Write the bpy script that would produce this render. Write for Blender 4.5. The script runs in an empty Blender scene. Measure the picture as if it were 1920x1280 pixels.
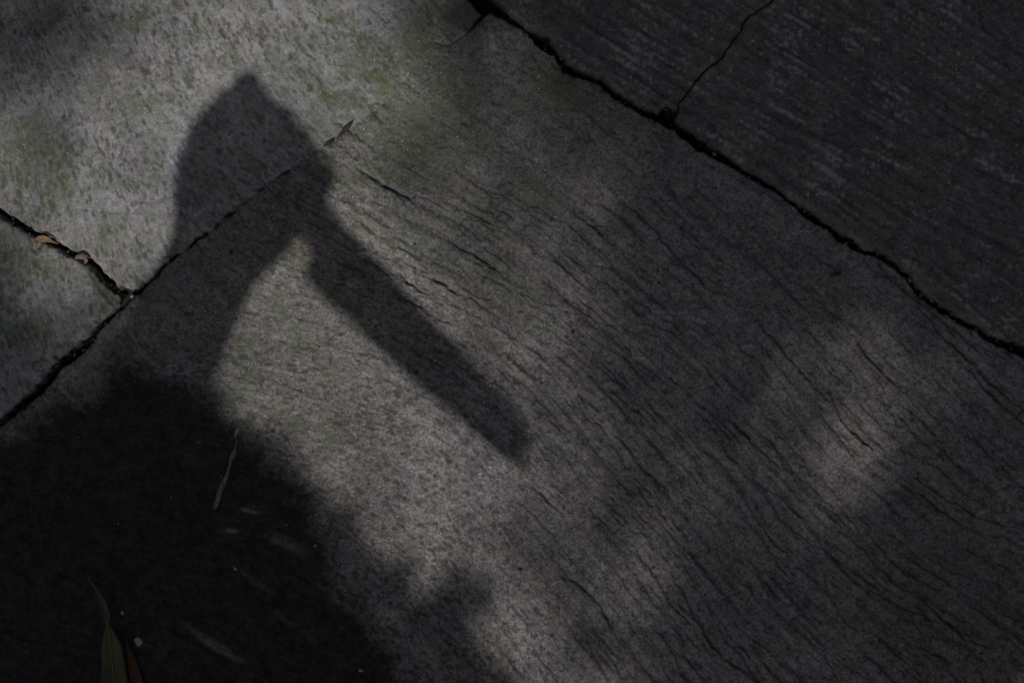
import bpy, bmesh, math, random
import numpy as np
from mathutils import Vector, Matrix

random.seed(7)
rng = np.random.default_rng(7)
R = math.radians
SC = bpy.context.scene
COL = SC.collection
S = 0.000375                      # metres per photograph pixel on the stone surface


def gx(px): return (px - 960.0) * S
def gy(py): return (640.0 - py) * S


# ------------------------------------------------------------------ camera
cam_d = bpy.data.cameras.new('camera')
cam = bpy.data.objects.new('camera', cam_d)
COL.objects.link(cam)
CAM_H = 1.10
cam.location = (0, 0, CAM_H)
cam.rotation_euler = (0, 0, 0)
cam_d.sensor_width = 36.0
cam_d.lens = 36.0 * CAM_H / 0.72
cam_d.clip_start = 0.02
cam_d.clip_end = 300
SC.camera = cam

# ------------------------------------------------------------------ sun and sky
KX, KY = -0.15, -0.69             # horizontal travel towards the sun per metre of height
SUN = Vector((KX, KY, 1.0)).normalized()
ELEV = math.asin(SUN.z)
sun_d = bpy.data.lights.new('sun', 'SUN')
sun_d.energy = 4.8
sun_d.angle = R(0.42)
sun_d.color = (1.0, 0.975, 0.95)
sun = bpy.data.objects.new('sun', sun_d)
COL.objects.link(sun)
sun.rotation_mode = 'QUATERNION'
sun.rotation_quaternion = SUN.to_track_quat('Z', 'Y')
sun.location = (-2, -9, 13)

w = bpy.data.worlds.new('World')
SC.world = w
w.use_nodes = True
wn = w.node_tree.nodes
wl = w.node_tree.links
sky = wn.new('ShaderNodeTexSky')
sky.sky_type = 'NISHITA'
sky.sun_disc = False
sky.dust_density = 4.5
sky.air_density = 1.0
sky.ozone_density = 0.8
sky.sun_elevation = ELEV
sky.sun_rotation = math.atan2(KX, KY)
wn['Background'].inputs['Strength'].default_value = 0.072
wl.new(sky.outputs[0], wn['Background'].inputs['Color'])

SC.view_settings.view_transform = 'Standard'
SC.view_settings.look = 'None'
SC.view_settings.gamma = 1.0
SC.view_settings.use_curve_mapping = False
SC.view_settings.exposure = -1.12


# ------------------------------------------------------------------ small helpers
def tag(o, label=None, cat=None, group=None, kind=None):
    if label: o['label'] = label
    if cat: o['category'] = cat
    if group: o['group'] = group
    if kind: o['kind'] = kind
    return o


def empty(name, loc=(0, 0, 0)):
    o = bpy.data.objects.new(name, None)
    COL.objects.link(o)
    o.location = loc
    return o


def link_mesh(name, me, mat=None, parent=None):
    o = bpy.data.objects.new(name, me)
    COL.objects.link(o)
    if mat: me.materials.append(mat)
    if parent:
        o.parent = parent
        bpy.context.view_layer.update()
        o.matrix_parent_inverse = Matrix.Translation(parent.location).inverted()
    return o


def np_mesh(name, verts, faces, smooth=True):
    """verts Nx3, faces Mxk numpy"""
    me = bpy.data.meshes.new(name)
    k = faces.shape[1]
    me.vertices.add(len(verts))
    me.vertices.foreach_set('co', np.ascontiguousarray(verts, dtype=np.float32).ravel())
    me.loops.add(faces.size)
    me.loops.foreach_set('vertex_index', np.ascontiguousarray(faces, dtype=np.int32).ravel())
    me.polygons.add(len(faces))
    me.polygons.foreach_set('loop_start', np.arange(0, faces.size, k, dtype=np.int32))
    try:
        me.polygons.foreach_set('loop_total', np.full(len(faces), k, dtype=np.int32))
    except Exception:
        pass
    me.update(calc_edges=True)
    me.polygons.foreach_set('use_smooth', np.full(len(faces), smooth))
    me.validate()
    return me


class NT:
    """tiny node-tree builder"""
    def __init__(s, name):
        s.m = bpy.data.materials.new(name)
        s.m.use_nodes = True
        s.n = s.m.node_tree.nodes
        s.l = s.m.node_tree.links
        s.b = s.n['Principled BSDF']
    def new(s, t, **kw):
        q = s.n.new(t)
        for k, v in kw.items():
            if k in q.inputs: q.inputs[k].default_value = v
            else: setattr(q, k, v)
        return q
    def noise(s, scale, detail=3, rough=.6, vec=None):
        q = s.n.new('ShaderNodeTexNoise')
        q.inputs['Scale'].default_value = scale
        q.inputs['Detail'].default_value = detail
        q.inputs['Roughness'].default_value = rough
        if vec: s.l.new(vec, q.inputs['Vector'])
        return q.outputs['Fac']
    def ramp(s, fac, stops):
        q = s.n.new('ShaderNodeValToRGB')
        e = q.color_ramp.elements
        while len(e) > len(stops): e.remove(e[-1])
        while len(e) < len(stops): e.new(1)
        for i, (p, c) in enumerate(stops):
            e[i].position = p
            e[i].color = (*c, 1) if len(c) == 3 else c
        s.l.new(fac, q.inputs[0])
        return q.outputs[0]
    def mix(s, fac, a, b, mode='MIX'):
        q = s.n.new('ShaderNodeMix')
        q.data_type = 'RGBA'
        q.blend_type = mode
        for sock, v in ((q.inputs[0], fac), (q.inputs[6], a), (q.inputs[7], b)):
            if hasattr(v, 'is_output'): s.l.new(v, sock)
            elif isinstance(v, (int, float)): sock.default_value = v
            else: sock.default_value = (*v, 1)
        return q.outputs[2]
    def math(s, op, a, b=0.0):
        q = s.n.new('ShaderNodeMath')
        q.operation = op
        for sock, v in ((q.inputs[0], a), (q.inputs[1], b)):
            if hasattr(v, 'is_output'): s.l.new(v, sock)
            else: sock.default_value = v
        return q.outputs[0]
    def bump(s, h, strength, dist):
        q = s.n.new('ShaderNodeBump')
        q.inputs['Strength'].default_value = strength
        q.inputs['Distance'].default_value = dist
        s.l.new(h, q.inputs['Height'])
        s.l.new(q.outputs[0], s.b.inputs['Normal'])
    def coords(s):
        return s.n.new('ShaderNodeTexCoord').outputs['Object']
    def base(s, c, rough=.8, spec=.3):
        if hasattr(c, 'is_output'): s.l.new(c, s.b.inputs['Base Color'])
        else: s.b.inputs['Base Color'].default_value = (*c, 1)
        s.b.inputs['Roughness'].default_value = rough
        s.b.inputs['Specular IOR Level'].default_value = spec
        return s.m


# ------------------------------------------------------------------ numpy noise
def pnoise(x, y, seed=0):
    """2-D gradient noise, about -1..1"""
    r = np.random.default_rng(seed + 1000)
    ang = r.random((256, 256)) * 2 * np.pi
    GX, GY = np.cos(ang).astype(np.float32), np.sin(ang).astype(np.float32)
    xi = np.floor(x).astype(np.int32)
    yi = np.floor(y).astype(np.int32)
    xf = (x - xi).astype(np.float32)
    yf = (y - yi).astype(np.float32)
    u = xf * xf * xf * (xf * (xf * 6 - 15) + 10)
    v = yf * yf * yf * (yf * (yf * 6 - 15) + 10)
    def g(ox, oy):
        a, b = (xi + ox) & 255, (yi + oy) & 255
        return GX[a, b] * (xf - ox) + GY[a, b] * (yf - oy)
    n0 = g(0, 0) * (1 - u) + g(1, 0) * u
    n1 = g(0, 1) * (1 - u) + g(1, 1) * u
    return (n0 * (1 - v) + n1 * v) * 1.5


def fbm(x, y, wl, seed=0, octv=4, gain=.5):
    a, t, f = 1.0, 0.0, 1.0 / wl
    s = 0
    for o in range(octv):
        t = t + a * pnoise(x * f + 17.3 * o, y * f + 5.1 * o, seed + o)
        s += a
        a *= gain
        f *= 2.03
    return t / s


def sstep(a, b, x):
    t = np.clip((x - a) / (b - a), 0, 1)
    return t * t * (3 - 2 * t)


# ------------------------------------------------------------------ outlines of the flagstones (photograph pixels on the ground)
JU = [(932, 0), (952, 22), (971, 37), (986, 54), (1013, 58), (1031, 72), (1047, 94), (1067, 119), (1080, 127), (1110, 140), (1131, 148),
      (1151, 168), (1178, 187), (1208, 203), (1232, 209), (1252, 200), (1266, 205)]
JU2 = [(1268, 226), (1280, 235), (1320, 264), (1361, 289), (1391, 313), (1424, 331), (1458, 351), (1475, 370), (1512, 390), (1535, 406),
       (1566, 430), (1578, 438), (1599, 447), (1616, 465), (1663, 477), (1683, 494), (1703, 512), (1723, 540), (1764, 570), (1797, 591),
       (1838, 613), (1858, 628), (1901, 641), (1935, 656), (2400, 930)]
J2 = [(1271, 204), (1273, 190), (1290, 171), (1301, 154), (1321, 134), (1347, 114), (1366, 88), (1386, 59), (1401, 31), (1426, 17),
      (1445, 3), (1470, -30), (1690, -420)]
DL = [(919, 25), (962, 45), (989, 62), (1003, 82), (1040, 106), (1053, 134), (1080, 145), (1104, 150), (1127, 160), (1154, 186),
      (1184, 203), (1204, 216), (1238, 229), (1280, 257), (1307, 280), (1364, 310), (1414, 337), (1451, 357), (1488, 387), (1512, 411),
      (1549, 429), (1566, 446), (1602, 468), (1650, 485), (1676, 501), (1697, 519), (1718, 550), (1758, 579), (1792, 600), (1833, 622),
      (1852, 638), (1890, 656), (1925, 676), (2390, 950)]
SEAM = [(664, 236), (700, 208), (742, 170), (778, 128), (805, 76), (842, 85), (872, 65)]
DJ = [(10, 792), (84, 732), (114, 692), (161, 658), (188, 618), (208, 598), (232, 574), (255, 553), (282, 531), (309, 501), (336, 478),
      (370, 454), (401, 431), (414, 418), (434, 401), (468, 374), (498, 351), (522, 334), (555, 310), (588, 287), (615, 277), (633, 262)]
CJ = [(266, 531), (282, 519), (303, 497), (331, 473), (366, 448), (396, 427), (409, 412), (429, 396), (465, 370), (495, 348), (519, 331),
      (552, 307), (585, 284), (611, 272), (627, 257)]
C4 = [(-500, 120), (0, 389), (11, 400), (25, 407), (47, 419), (67, 433), (81, 436), (97, 446), (112, 456), (136, 466), (148, 475),
      (172, 483), (181, 492), (192, 510), (208, 521), (221, 541), (230, 538), (247, 545)]
E4 = [(-500, 155), (0, 408), (14, 415), (31, 425), (55, 441), (70, 449), (87, 457), (109, 471), (141, 488), (162, 498), (171, 506),
      (183, 525), (201, 540), (221, 557), (224, 569)]
EL = [(202, 590), (178, 610), (165, 631), (138, 648), (104, 678), (67, 721), (0, 782), (-420, 1120)]

STONES = {
    'A': (JU + J2 + [(1200, -760), (560, -560), (870, -75)], 0.0035),
    'B': ([(1272, 212)] + JU2 + [(2900, 1200), (3600, 300), (2700, -700), (1714, -410)] + [(x + 2.5, y + 1.5) for x, y in reversed(J2)], 0.0030),
    'C': (C4 + CJ + SEAM + [(893, 40), (900, 26), (880, 2), (850, -62), (530, -560), (-200, -760), (-700, -300)], 0.0010),
    'D': ([(-418, 1150)] + DJ + SEAM + DL + [(2500, 1500), (2080, 2150), (900, 2300), (150, 2050)], 0.0),
    'E': (E4 + EL + [(-800, 1000), (-900, 420)], 0.0006),
}

# ------------------------------------------------------------------ grain direction of the cleft stone (degrees below +x, photo pixels)
ANG = np.array([(50, 60, 60), (350, 100, 63), (150, 300, 72), (100, 480, 85), (480, 230, 52), (300, 420, 65), (600, 130, 50), (620, 250, 42),
                (600, 30, 60), (80, 640, 60), (700, 110, 50), (780, 40, 40),
                (700, 330, 27), (820, 230, 30), (560, 480, 18), (500, 640, 12), (700, 520, 26), (700, 700, 12), (480, 800, 14), (620, 850, 25),
                (900, 440, 30), (850, 600, 32), (950, 330, 32), (900, 750, 40), (820, 950, 42), (1000, 950, 45), (1050, 560, 42), (1100, 650, 42),
                (1180, 580, 36), (1000, 1200, 52), (800, 1180, 42), (500, 1100, 25), (300, 900, 20), (300, 1200, 30), (150, 1000, 20), (1200, 800, 48),
                (1250, 1000, 50), (1200, 1200, 55), (1400, 850, 52), (1300, 680, 40), (1450, 1050, 50), (1600, 900, 46), (1600, 720, 50),
                (1700, 650, 52), (1750, 780, 48), (1850, 720, 42), (1880, 850, 40), (1700, 950, 38), (1600, 1150, 45), (1800, 1100, 28),
                (1900, 1000, 25), (1850, 1220, 40), (1350, 450, 45), (1250, 400, 42), (1500, 520, 42), (1150, 300, 40), (1650, 560, 40),
                (1100, 60, 33), (1250, 100, 33), (1400, 200, 30), (1600, 100, 32), (1800, 120, 34), (1550, 330, 30), (1750, 450, 28), (1850, 300, 26)],
               dtype=np.float32)


def region_lookup(x, y, tab, sig):
    """gaussian-weighted interpolation of scattered values"""
    num = 0
    den = 1e-12
    for px, py, v in tab:
        wgt = np.exp(-((x - px) ** 2 + (y - py) ** 2) / (2 * sig * sig)) + 1e-7 / (1 + ((x - px) ** 2 + (y - py) ** 2) / 1e5)
        num = num + wgt * v
        den = den + wgt
    return num / den


# image-space working grid (px coordinates, 1.5 px cells)
IX0, IX1, IY0, IY1, IST = -120, 2040, -120, 1400, 1.5
ix = np.arange(IX0, IX1, IST, dtype=np.float32)
iy = np.arange(IY0, IY1, IST, dtype=np.float32)
PX, PY = np.meshgrid(ix, iy)
H_, W_ = PX.shape
cxs = np.arange(IX0, IX1 + 30, 24, dtype=np.float32)
cys = np.arange(IY0, IY1 + 30, 24, dtype=np.float32)
CX, CY = np.meshgrid(cxs, cys)


def up(c, X, Y, x0=IX0, y0=IY0, st=24.0):
    u = np.clip((X - x0) / st, 0, c.shape[1] - 1.001)
    v = np.clip((Y - y0) / st, 0, c.shape[0] - 1.001)
    i, j = u.astype(np.int32), v.astype(np.int32)
    fu, fv = u - i, v - j
    return (c[j, i] * (1 - fu) + c[j, i + 1] * fu) * (1 - fv) + (c[j + 1, i] * (1 - fu) + c[j + 1, i + 1] * fu) * fv


ang_c = region_lookup(CX, CY, ANG, 90.0) + 5 * pnoise(CX / 170, CY / 170, 5)
THETA = np.radians(up(ang_c, PX, PY)).astype(np.float32)
DX, DY = np.cos(THETA), np.sin(THETA)


def bil(img, u, v):
    u = np.clip(u, 0, W_ - 1.001)
    v = np.clip(v, 0, H_ - 1.001)
    i, j = u.astype(np.int32), v.astype(np.int32)
    fu, fv = (u - i).astype(np.float32), (v - j).astype(np.float32)
    return (img[j, i] * (1 - fu) + img[j, i + 1] * fu) * (1 - fv) + (img[j + 1, i] * (1 - fu) + img[j + 1, i + 1] * fu) * fv


def lic(src, steps, step):
    u0, v0 = np.meshgrid(np.arange(W_, dtype=np.float32), np.arange(H_, dtype=np.float32))
    acc = src.copy()
    n = 1
    for sg in (1, -1):
        u, v = u0.copy(), v0.copy()
        for k in range(steps):
            ii = np.clip(u, 0, W_ - 1).astype(np.int32)
            jj = np.clip(v, 0, H_ - 1).astype(np.int32)
            u += sg * step * DX[jj, ii]
            v += sg * step * DY[jj, ii]
            acc += bil(src, u, v)
            n += 1
    acc /= n
    acc -= acc.mean()
    return acc / acc.std()


nz = [pnoise(PX / wlen, PY / wlen, sd).astype(np.float32) for wlen, sd in ((4.0, 21), (9.0, 22), (22.0, 23))]
LIC_F = lic(nz[0], 7, 1.5)
LIC_M = lic(nz[1], 12, 2.2)
LIC_L = lic(nz[2], 16, 5.0)
LIC_R = lic(pnoise(PX / 19.0, PY / 19.0, 27).astype(np.float32), 20, 2.4) + .34 * fbm(PX, PY, 14, 29, 4, .65).astype(np.float32) / .35
LIC_Q = lic(pnoise(PX / 8.0, PY / 8.0, 28).astype(np.float32), 16, 1.8)

# ---- fields of relief strength
in_AB = None


def poly_sdf(X, Y, poly):
    """signed distance in px, positive inside; X, Y flat arrays"""
    P = np.array(poly, dtype=np.float32)
    Q = np.roll(P, -1, axis=0)
    d2 = np.full(X.shape, 1e18, dtype=np.float32)
    ins = np.zeros(X.shape, dtype=bool)
    for (ax, ay), (bx, by) in zip(P, Q):
        ex, ey = bx - ax, by - ay
        L = ex * ex + ey * ey + 1e-9
        wx, wy = X - ax, Y - ay
        t = np.clip((wx * ex + wy * ey) / L, 0, 1)
        dx, dy = wx - t * ex, wy - t * ey
        np.minimum(d2, dx * dx + dy * dy, out=d2)
        if ay != by:
            c = ((ay <= Y) & (by > Y)) | ((by <= Y) & (ay > Y))
            xi = ax + (Y - ay) / (by - ay) * ex
            ins ^= c & (X < xi)
    return np.where(ins, 1, -1) * np.sqrt(d2)


def sdf_field(X, Y, poly, near=40):
    """exact near the outline, coarse elsewhere"""
    gxs = np.arange(X.min() - 60, X.max() + 61, 20, dtype=np.float32)
    gys = np.arange(Y.min() - 60, Y.max() + 61, 20, dtype=np.float32)
    a, b = np.meshgrid(gxs, gys)
    c = poly_sdf(a.ravel(), b.ravel(), poly).reshape(a.shape)
    d = up(c, X, Y, gxs[0], gys[0], 20.0)
    m = np.abs(d) < near
    d[m] = poly_sdf(X[m], Y[m], poly)
    return d


sAB = np.maximum(sdf_field(PX, PY, STONES['A'][0]), sdf_field(PX, PY, STONES['B'][0]))
sC = np.maximum(sdf_field(PX, PY, STONES['C'][0]), sdf_field(PX, PY, STONES['E'][0]))
mAB = sstep(-3, 3, sAB)
mC = sstep(-3, 3, sC) * (1 - mAB)
mD = 1 - np.maximum(mAB, mC)

# ridged ledges: how strong over stone D
LEDGE = [(700, 330, 1.1), (900, 450, 1.35), (850, 600, 1.25), (980, 520, 1.4), (600, 700, .35), (500, 600, .3), (750, 800, .45), (750, 950, .3), (900, 900, .4), (1000, 250, .3),
         (850, 250, .3), (1150, 620, 1.4), (1000, 600, 1.1), (1050, 520, 1.2), (1250, 450, 1.0), (1350, 400, .9), (1300, 700, 1.3), (1450, 800, 1.5),
         (1600, 750, 1.4), (1750, 750, 1.5), (1800, 650, 1.1), (1900, 850, 1.0), (1650, 950, 1.0), (1850, 1150, 1.1), (1450, 1050, 1.3),
         (1200, 900, 1.2), (1250, 1150, 1.3), (1050, 1000, .7), (1000, 1200, .9), (1100, 800, 1.1), (1500, 560, .8), (1650, 580, .6),
         (400, 1000, .3), (200, 1150, .3), (1400, 600, .7), (1100, 200, .4), (600, 1100, .4), (150, 900, .2)]
led = up(region_lookup(CX, CY, LEDGE, 90), PX, PY).astype(np.float32)

Hmap = np.zeros_like(PX)            # relief in millimetres


def strokes(pts, lens, wid_s, wid_l, depth, lift, groove, wig=2.5, seed=1, angj=5, flip=0.0, curve=.0012):
    """split-edge lines following the grain: a sharp little cliff, the high plate fading off on one side, a fine groove at its foot"""
    r = np.random.default_rng(seed)
    for k in range(len(pts)):
        x0, y0 = pts[k]
        L = lens[k]
        i0, j0 = int((x0 - IX0) / IST), int((y0 - IY0) / IST)
        if not (2 < i0 < W_ - 3 and 2 < j0 < H_ - 3): continue
        th = THETA[j0, i0] + math.radians(r.normal(0, angj))
        rad = L * .55 + wid_l * 2.2
        a0, a1 = max(0, int(i0 - rad / IST)), min(W_, int(i0 + rad / IST) + 1)
        b0, b1 = max(0, int(j0 - rad / IST)), min(H_, int(j0 + rad / IST) + 1)
        X = PX[b0:b1, a0:a1] - x0
        Y = PY[b0:b1, a0:a1] - y0
        c, s = math.cos(th), math.sin(th)
        u = X * c + Y * s
        v = -X * s + Y * c
        ph = r.random(4) * 6.28
        q = r.normal(0, curve)
        wgl = wig * (np.sin(u / 21 + ph[0]) + .7 * np.sin(u / 9.5 + ph[1]) + .5 * np.sin(u / 4.6 + ph[2]) + .3 * np.sin(u / 2.6 + 2 * ph[1])) + q * u * u
        d = v - wgl
        d = d if r.random() < flip else -d
        e = np.clip(1 - (2 * u / L) ** 2, 0, 1)
        e = e ** .7 * (.75 + .25 * np.sin(u / 13 + ph[3]))
        amp = (.45 + .8 * r.random())
        pf = np.where(d > 0, -depth * np.exp(-np.abs(d) / wid_s), lift * np.exp(-np.abs(d) / wid_l))
        pf -= groove * np.exp(-(d / 2.1) ** 2)
        Hmap[b0:b1, a0:a1] += (pf * e * amp).astype(np.float32)


def scatter(n, dens, seed):
    r = np.random.default_rng(seed)
    out = []
    mx = float(dens.max())
    while len(out) < n:
        xs = r.uniform(IX0, IX1 - 2, n * 3)
        ys = r.uniform(IY0, IY1 - 2, n * 3)
        ii = ((xs - IX0) / IST).astype(int)
        jj = ((ys - IY0) / IST).astype(int)
        ok = r.random(n * 3) * mx < dens[np.clip(jj, 0, H_ - 1), np.clip(ii, 0, W_ - 1)]
        out += list(zip(xs[ok], ys[ok]))
    return out[:n]


r2 = np.random.default_rng(33)
base_rough = (.30 * fbm(PX, PY, 11, 41, 3, .6) + .9 * fbm(PX, PY, 70, 44, 3, .5) + 2.2 * fbm(PX, PY, 330, 46, 2, .5))
Hmap += base_rough
rmask = .18 + 1.1 * sstep(-.35, .45, fbm(PX, PY, 95, 47, 3, .6))
Hmap += mD * np.clip(led + .12, .35, 1.3) * rmask * (.62 * np.tanh(2.6 * (LIC_R - .3)) - .95 * np.exp(-((LIC_R - .3) / .16) ** 2) + .10 * np.tanh(2.5 * LIC_Q) - .18 * np.exp(-((LIC_Q - .5) / .2) ** 2))
Hmap += mD * led * (.30 * LIC_L + .03 * LIC_M) + mD * (.04 * LIC_F + .16 * fbm(PX, PY, 5.5, 48, 2, .6))
Hmap += mC * (.10 * LIC_L + .07 * LIC_M + .05 * LIC_F + .17 * fbm(PX, PY, 5.5, 49, 2, .6))
Hmap += mAB * (.5 * np.tanh(2.2 * LIC_R) - .6 * np.exp(-((LIC_R - .6) / .16) ** 2) + .28 * LIC_L + .08 * LIC_M + .03 * LIC_F)

dD = mD * np.clip(led, 0, 2) ** 1.6
dL = mD * np.clip(led - .62, 0, 2) ** 1.2
p = scatter(1300, dD, 51)
strokes(p, 18 + r2.gamma(1.6, 12, len(p)), 5, 8, .28, .22, .6, 1.2, 61)
p = scatter(340, dL, 52)
strokes(p, 45 + r2.gamma(2.0, 24, len(p)), 8, 17, .6, .45, 1.5, 1.5, 62)
p = scatter(40, dL, 53)
strokes(p, 150 + r2.gamma(2, 45, len(p)), 11, 24, .9, .6, 2.2, 2.2, 63, curve=.0006)
# the long deep splits one can point at
for (x, y, L, da) in ((1480, 770, 1, 0),):
    pass
NAMED = [((1125, 590), 110, 1.8), ((1165, 640), 70, 1.5), ((1640, 680), 190, 1.8), ((1820, 680), 330, 1.9), ((1400, 820), 110, 2.2), ((1030, 770), 120, 1.5),
         ((1510, 900), 260, 1.6), ((1690, 730), 150, 1.5), ((1260, 470), 110, 1.2), ((870, 555), 190, 1.3), ((900, 350), 100, 1.4), ((1020, 930), 120, 1.4),
         ((1200, 870), 190, 1.3), ((1410, 1110), 130, 1.9), ((1330, 1200), 260, 1.3), ((1440, 1000), 150, 1.3), ((1120, 1130), 180, 1.1), ((1880, 760), 190, 1.6),
         ((1575, 710), 90, 1.6), ((1600, 810), 200, 1.5), ((1350, 720), 120, 1.4), ((720, 345), 150, 1.1), ((1230, 840), 90, 1.5), ((1720, 820), 150, 1.3),
         ((1060, 700), 90, 1.1), ((1470, 660), 160, 1.2), ((1560, 660), 120, 1.2), ((1670, 1050), 130, 1.0), ((1790, 1180), 170, 1.3), ((800, 585), 120, 1.1)]
for k, (pp, L, a) in enumerate(NAMED):
    a *= .85 if pp[0] < 1060 else 1.0
    strokes([pp], [L], 9, 22, .95 * a, .65 * a, 2.6 * a, 1.9, 700 + k, angj=0)
# faint long troughs of the upper slabs
p = scatter(90, mAB, 54)
strokes(p, 90 + r2.gamma(2, 60, len(p)), 12, 22, .38, .30, .22, 2.0, 64, angj=3)
p = scatter(420, mAB, 55)
strokes(p, 20 + r2.gamma(1.6, 16, len(p)), 4, 7, .16, .16, .16, 1.2, 65, angj=4)
# fibres and small chips of the pale slabs
p = scatter(1500, mC, 56)
strokes(p, 12 + r2.gamma(1.6, 9, len(p)), 3.5, 6, .20, .16, .22, 1.0, 66, flip=.5, angj=9)
p = scatter(60, mC, 57)
strokes(p, 40 + r2.gamma(1.6, 22, len(p)), 5, 10, .34, .25, .45, 1.6, 67, angj=5)
strokes([(75, 75), (350, 215), (8, 178)], [130, 60, 60], 8, 12, .5, .3, .9, 3, 68, angj=0)
# hairline star crack near the corner of the pale slab
SV = THETA.copy()
THETA[:] = np.radians(72)
strokes([(243, 497), (247, 520)], [30, 26], 2, 3, .1, .1, .7, .8, 69, angj=4)
THETA[:] = np.radians(120)
strokes([(236, 512)], [20], 2, 3, .1, .1, .9, .8, 70, angj=4)
strokes([(1884, 684)], [74], 3, 4, .3, .2, 3.2, 1.2, 171, angj=0)
THETA[:] = np.radians(76)
strokes([(1836, 26), (1905, 60)], [90, 110], 6, 12, .6, .4, 2.0, 1.5, 172, angj=3)
THETA[:] = SV

# pits: shallow drop-shaped hollows along the grain
PIT = np.zeros_like(PX)


def pits(pts, la, lb, depth, seed):
    r = np.random.default_rng(seed)
    for (x0, y0) in pts:
        a = la * (.6 + .9 * r.random())
        b = lb * (.6 + .8 * r.random())
        i0, j0 = int((x0 - IX0) / IST), int((y0 - IY0) / IST)
        n = int(a * 2 / IST) + 2
        a0, a1, b0, b1 = max(0, i0 - n), min(W_, i0 + n), max(0, j0 - n), min(H_, j0 + n)
        if a1 <= a0 or b1 <= b0: continue
        th = THETA[min(H_ - 1, max(0, j0)), min(W_ - 1, max(0, i0))] + r.normal(0, .2)
        X = PX[b0:b1, a0:a1] - x0
        Y = PY[b0:b1, a0:a1] - y0
        u = X * math.cos(th) + Y * math.sin(th)
        v = -X * math.sin(th) + Y * math.cos(th)
        rr = (u / a) ** 2 + (v / b) ** 2 + .35 * np.sin(u * .9 + r.random() * 6) * np.sin(v * 1.1 + r.random() * 6)
        g = 1 - sstep(.35, 1.15, rr)
        k = .5 + .5 * r.random()
        Hmap[b0:b1, a0:a1] -= (g * depth * k).astype(np.float32)
        PIT[b0:b1, a0:a1] = np.maximum(PIT[b0:b1, a0:a1], g * k)


patchy = sstep(-.35, .5, fbm(PX, PY, 130, 71, 3))
pits(scatter(2300, mC * (.2 + patchy), 72), 6, 2.3, .36, 73)
pits(scatter(110, mC, 74), 11, 5, .6, 75)
westD = mD * sstep(1000, 650, PX - .3 * (PY - 640)) * (PY > 330)
pits(scatter(2600, westD * (.15 + patchy), 76), 6.5, 3.2, .34, 77)
pits(scatter(1500, mD * sstep(1300, 900, PX) * (.1 + patchy), 83), 4.5, 2.6, .26, 84)
pits(scatter(120, westD, 78), 9, 4, .4, 79)
pits([(548, 146), (585, 135), (600, 152), (620, 178), (790, 235), (700, 205)], 13, 6, .6, 80)
pits(scatter(700, mD * (led > .5), 81), 4, 2.2, .25, 82)

# embedded pebble and bevel strip along the big joint
def blob(x, y, a, b, h, deg=0):
    c, s = math.cos(R(deg)), math.sin(R(deg))
    u = (PX - x) * c + (PY - y) * s
    v = -(PX - x) * s + (PY - y) * c
    return h * (1 - sstep(.5, 1.0, np.sqrt((u / a) ** 2 + (v / b) ** 2)))
Hmap += blob(712, 203, 20, 9, 1.6, 12) + blob(870, 238, 9, 7, .9, 0) + blob(1022, 275, 8, 16, .8, 0)
BVL = [(1640, 481), (1718, 549), (1833, 621), (1900, 660), (1885, 672), (1820, 640), (1780, 612), (1712, 560), (1660, 515)]
bv = poly_sdf(PX.ravel(), PY.ravel(), BVL).reshape(PX.shape)
Hmap -= sstep(-3, 3, bv) * 2.2
BVM = [(975, 48), (1053, 131), (1078, 144), (1058, 158), (1030, 150), (1000, 110)]
Hmap -= sstep(-4, 4, poly_sdf(PX.ravel(), PY.ravel(), BVM).reshape(PX.shape)) * 1.2
BVE = [(165, 499), (183, 522), (224, 560), (226, 580), (205, 566), (178, 530)]
Hmap -= sstep(-5, 3, poly_sdf(PX.ravel(), PY.ravel(), BVE).reshape(PX.shape)) * 2.2

# ------------------------------------------------------------------ growth and dirt masks, some shade painted in
def spots(tab, wob=22):
    nx_ = PX + wob * fbm(PX, PY, 60, 91, 3)
    ny_ = PY + wob * fbm(PX, PY, 60, 95, 3)
    out = np.zeros_like(PX)
    for x, y, a, b, deg, k in tab:
        c, s = math.cos(R(deg)), math.sin(R(deg))
        u = (nx_ - x) * c + (ny_ - y) * s
        v = -(nx_ - x) * s + (ny_ - y) * c
        out = np.maximum(out, k * (1 - sstep(.25, 1.0, np.sqrt((u / a) ** 2 + (v / b) ** 2))))
    return out


fineb = fbm(PX, PY, 9, 101, 3, .6)
medb = fbm(PX, PY, 45, 105, 3, .55)
moss = spots([(775, 255, 120, 100, 20, 1.0), (700, 120, 130, 80, 40, 1.0), (790, 60, 80, 70, 0, 1.0), (640, 190, 70, 40, 40, .7), (850, 170, 120, 80, 30, .8), (1040, 150, 70, 60, 45, 1.0), (1075, 190, 60, 40, 40, .8),
              (420, 735, 70, 20, 20, .7), (520, 785, 100, 20, 16, .7), (620, 810, 90, 40, 16, .55), (720, 320, 120, 26, 18, .8), (820, 490, 60, 12, 22, .9),
              (760, 462, 60, 12, 16, 1.0), (1000, 360, 90, 70, 30, .6), (900, 400, 120, 60, 30, .45), (760, 1010, 60, 50, 40, .35), (860, 250, 120, 90, 30, .55),
              (200, 548, 50, 22, 50, 1.0), (60, 500, 90, 60, 0, .6), (150, 470, 40, 18, 30, .6), (60, 620, 60, 40, 0, .5), (205, 440, 30, 34, 60, .6), (640, 60, 60, 70, 0, .5),
              (60, 270, 100, 90, 0, .5), (230, 190, 110, 60, 0, .4), (240, 40, 60, 40, 0, .7), (120, 340, 90, 60, 0, .4), (1290, 160, 60, 25, -50, .8),
              (1240, 262, 70, 16, 32, .5), (940, 520, 130, 40, 35, .5), (1000, 590, 90, 40, 35, .4), (830, 150, 80, 60, 0, .4), (760, 640, 60, 40, 30, .3)])
moss = moss * sstep(-.55, .25, fineb + .7 * medb + .2)
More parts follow.
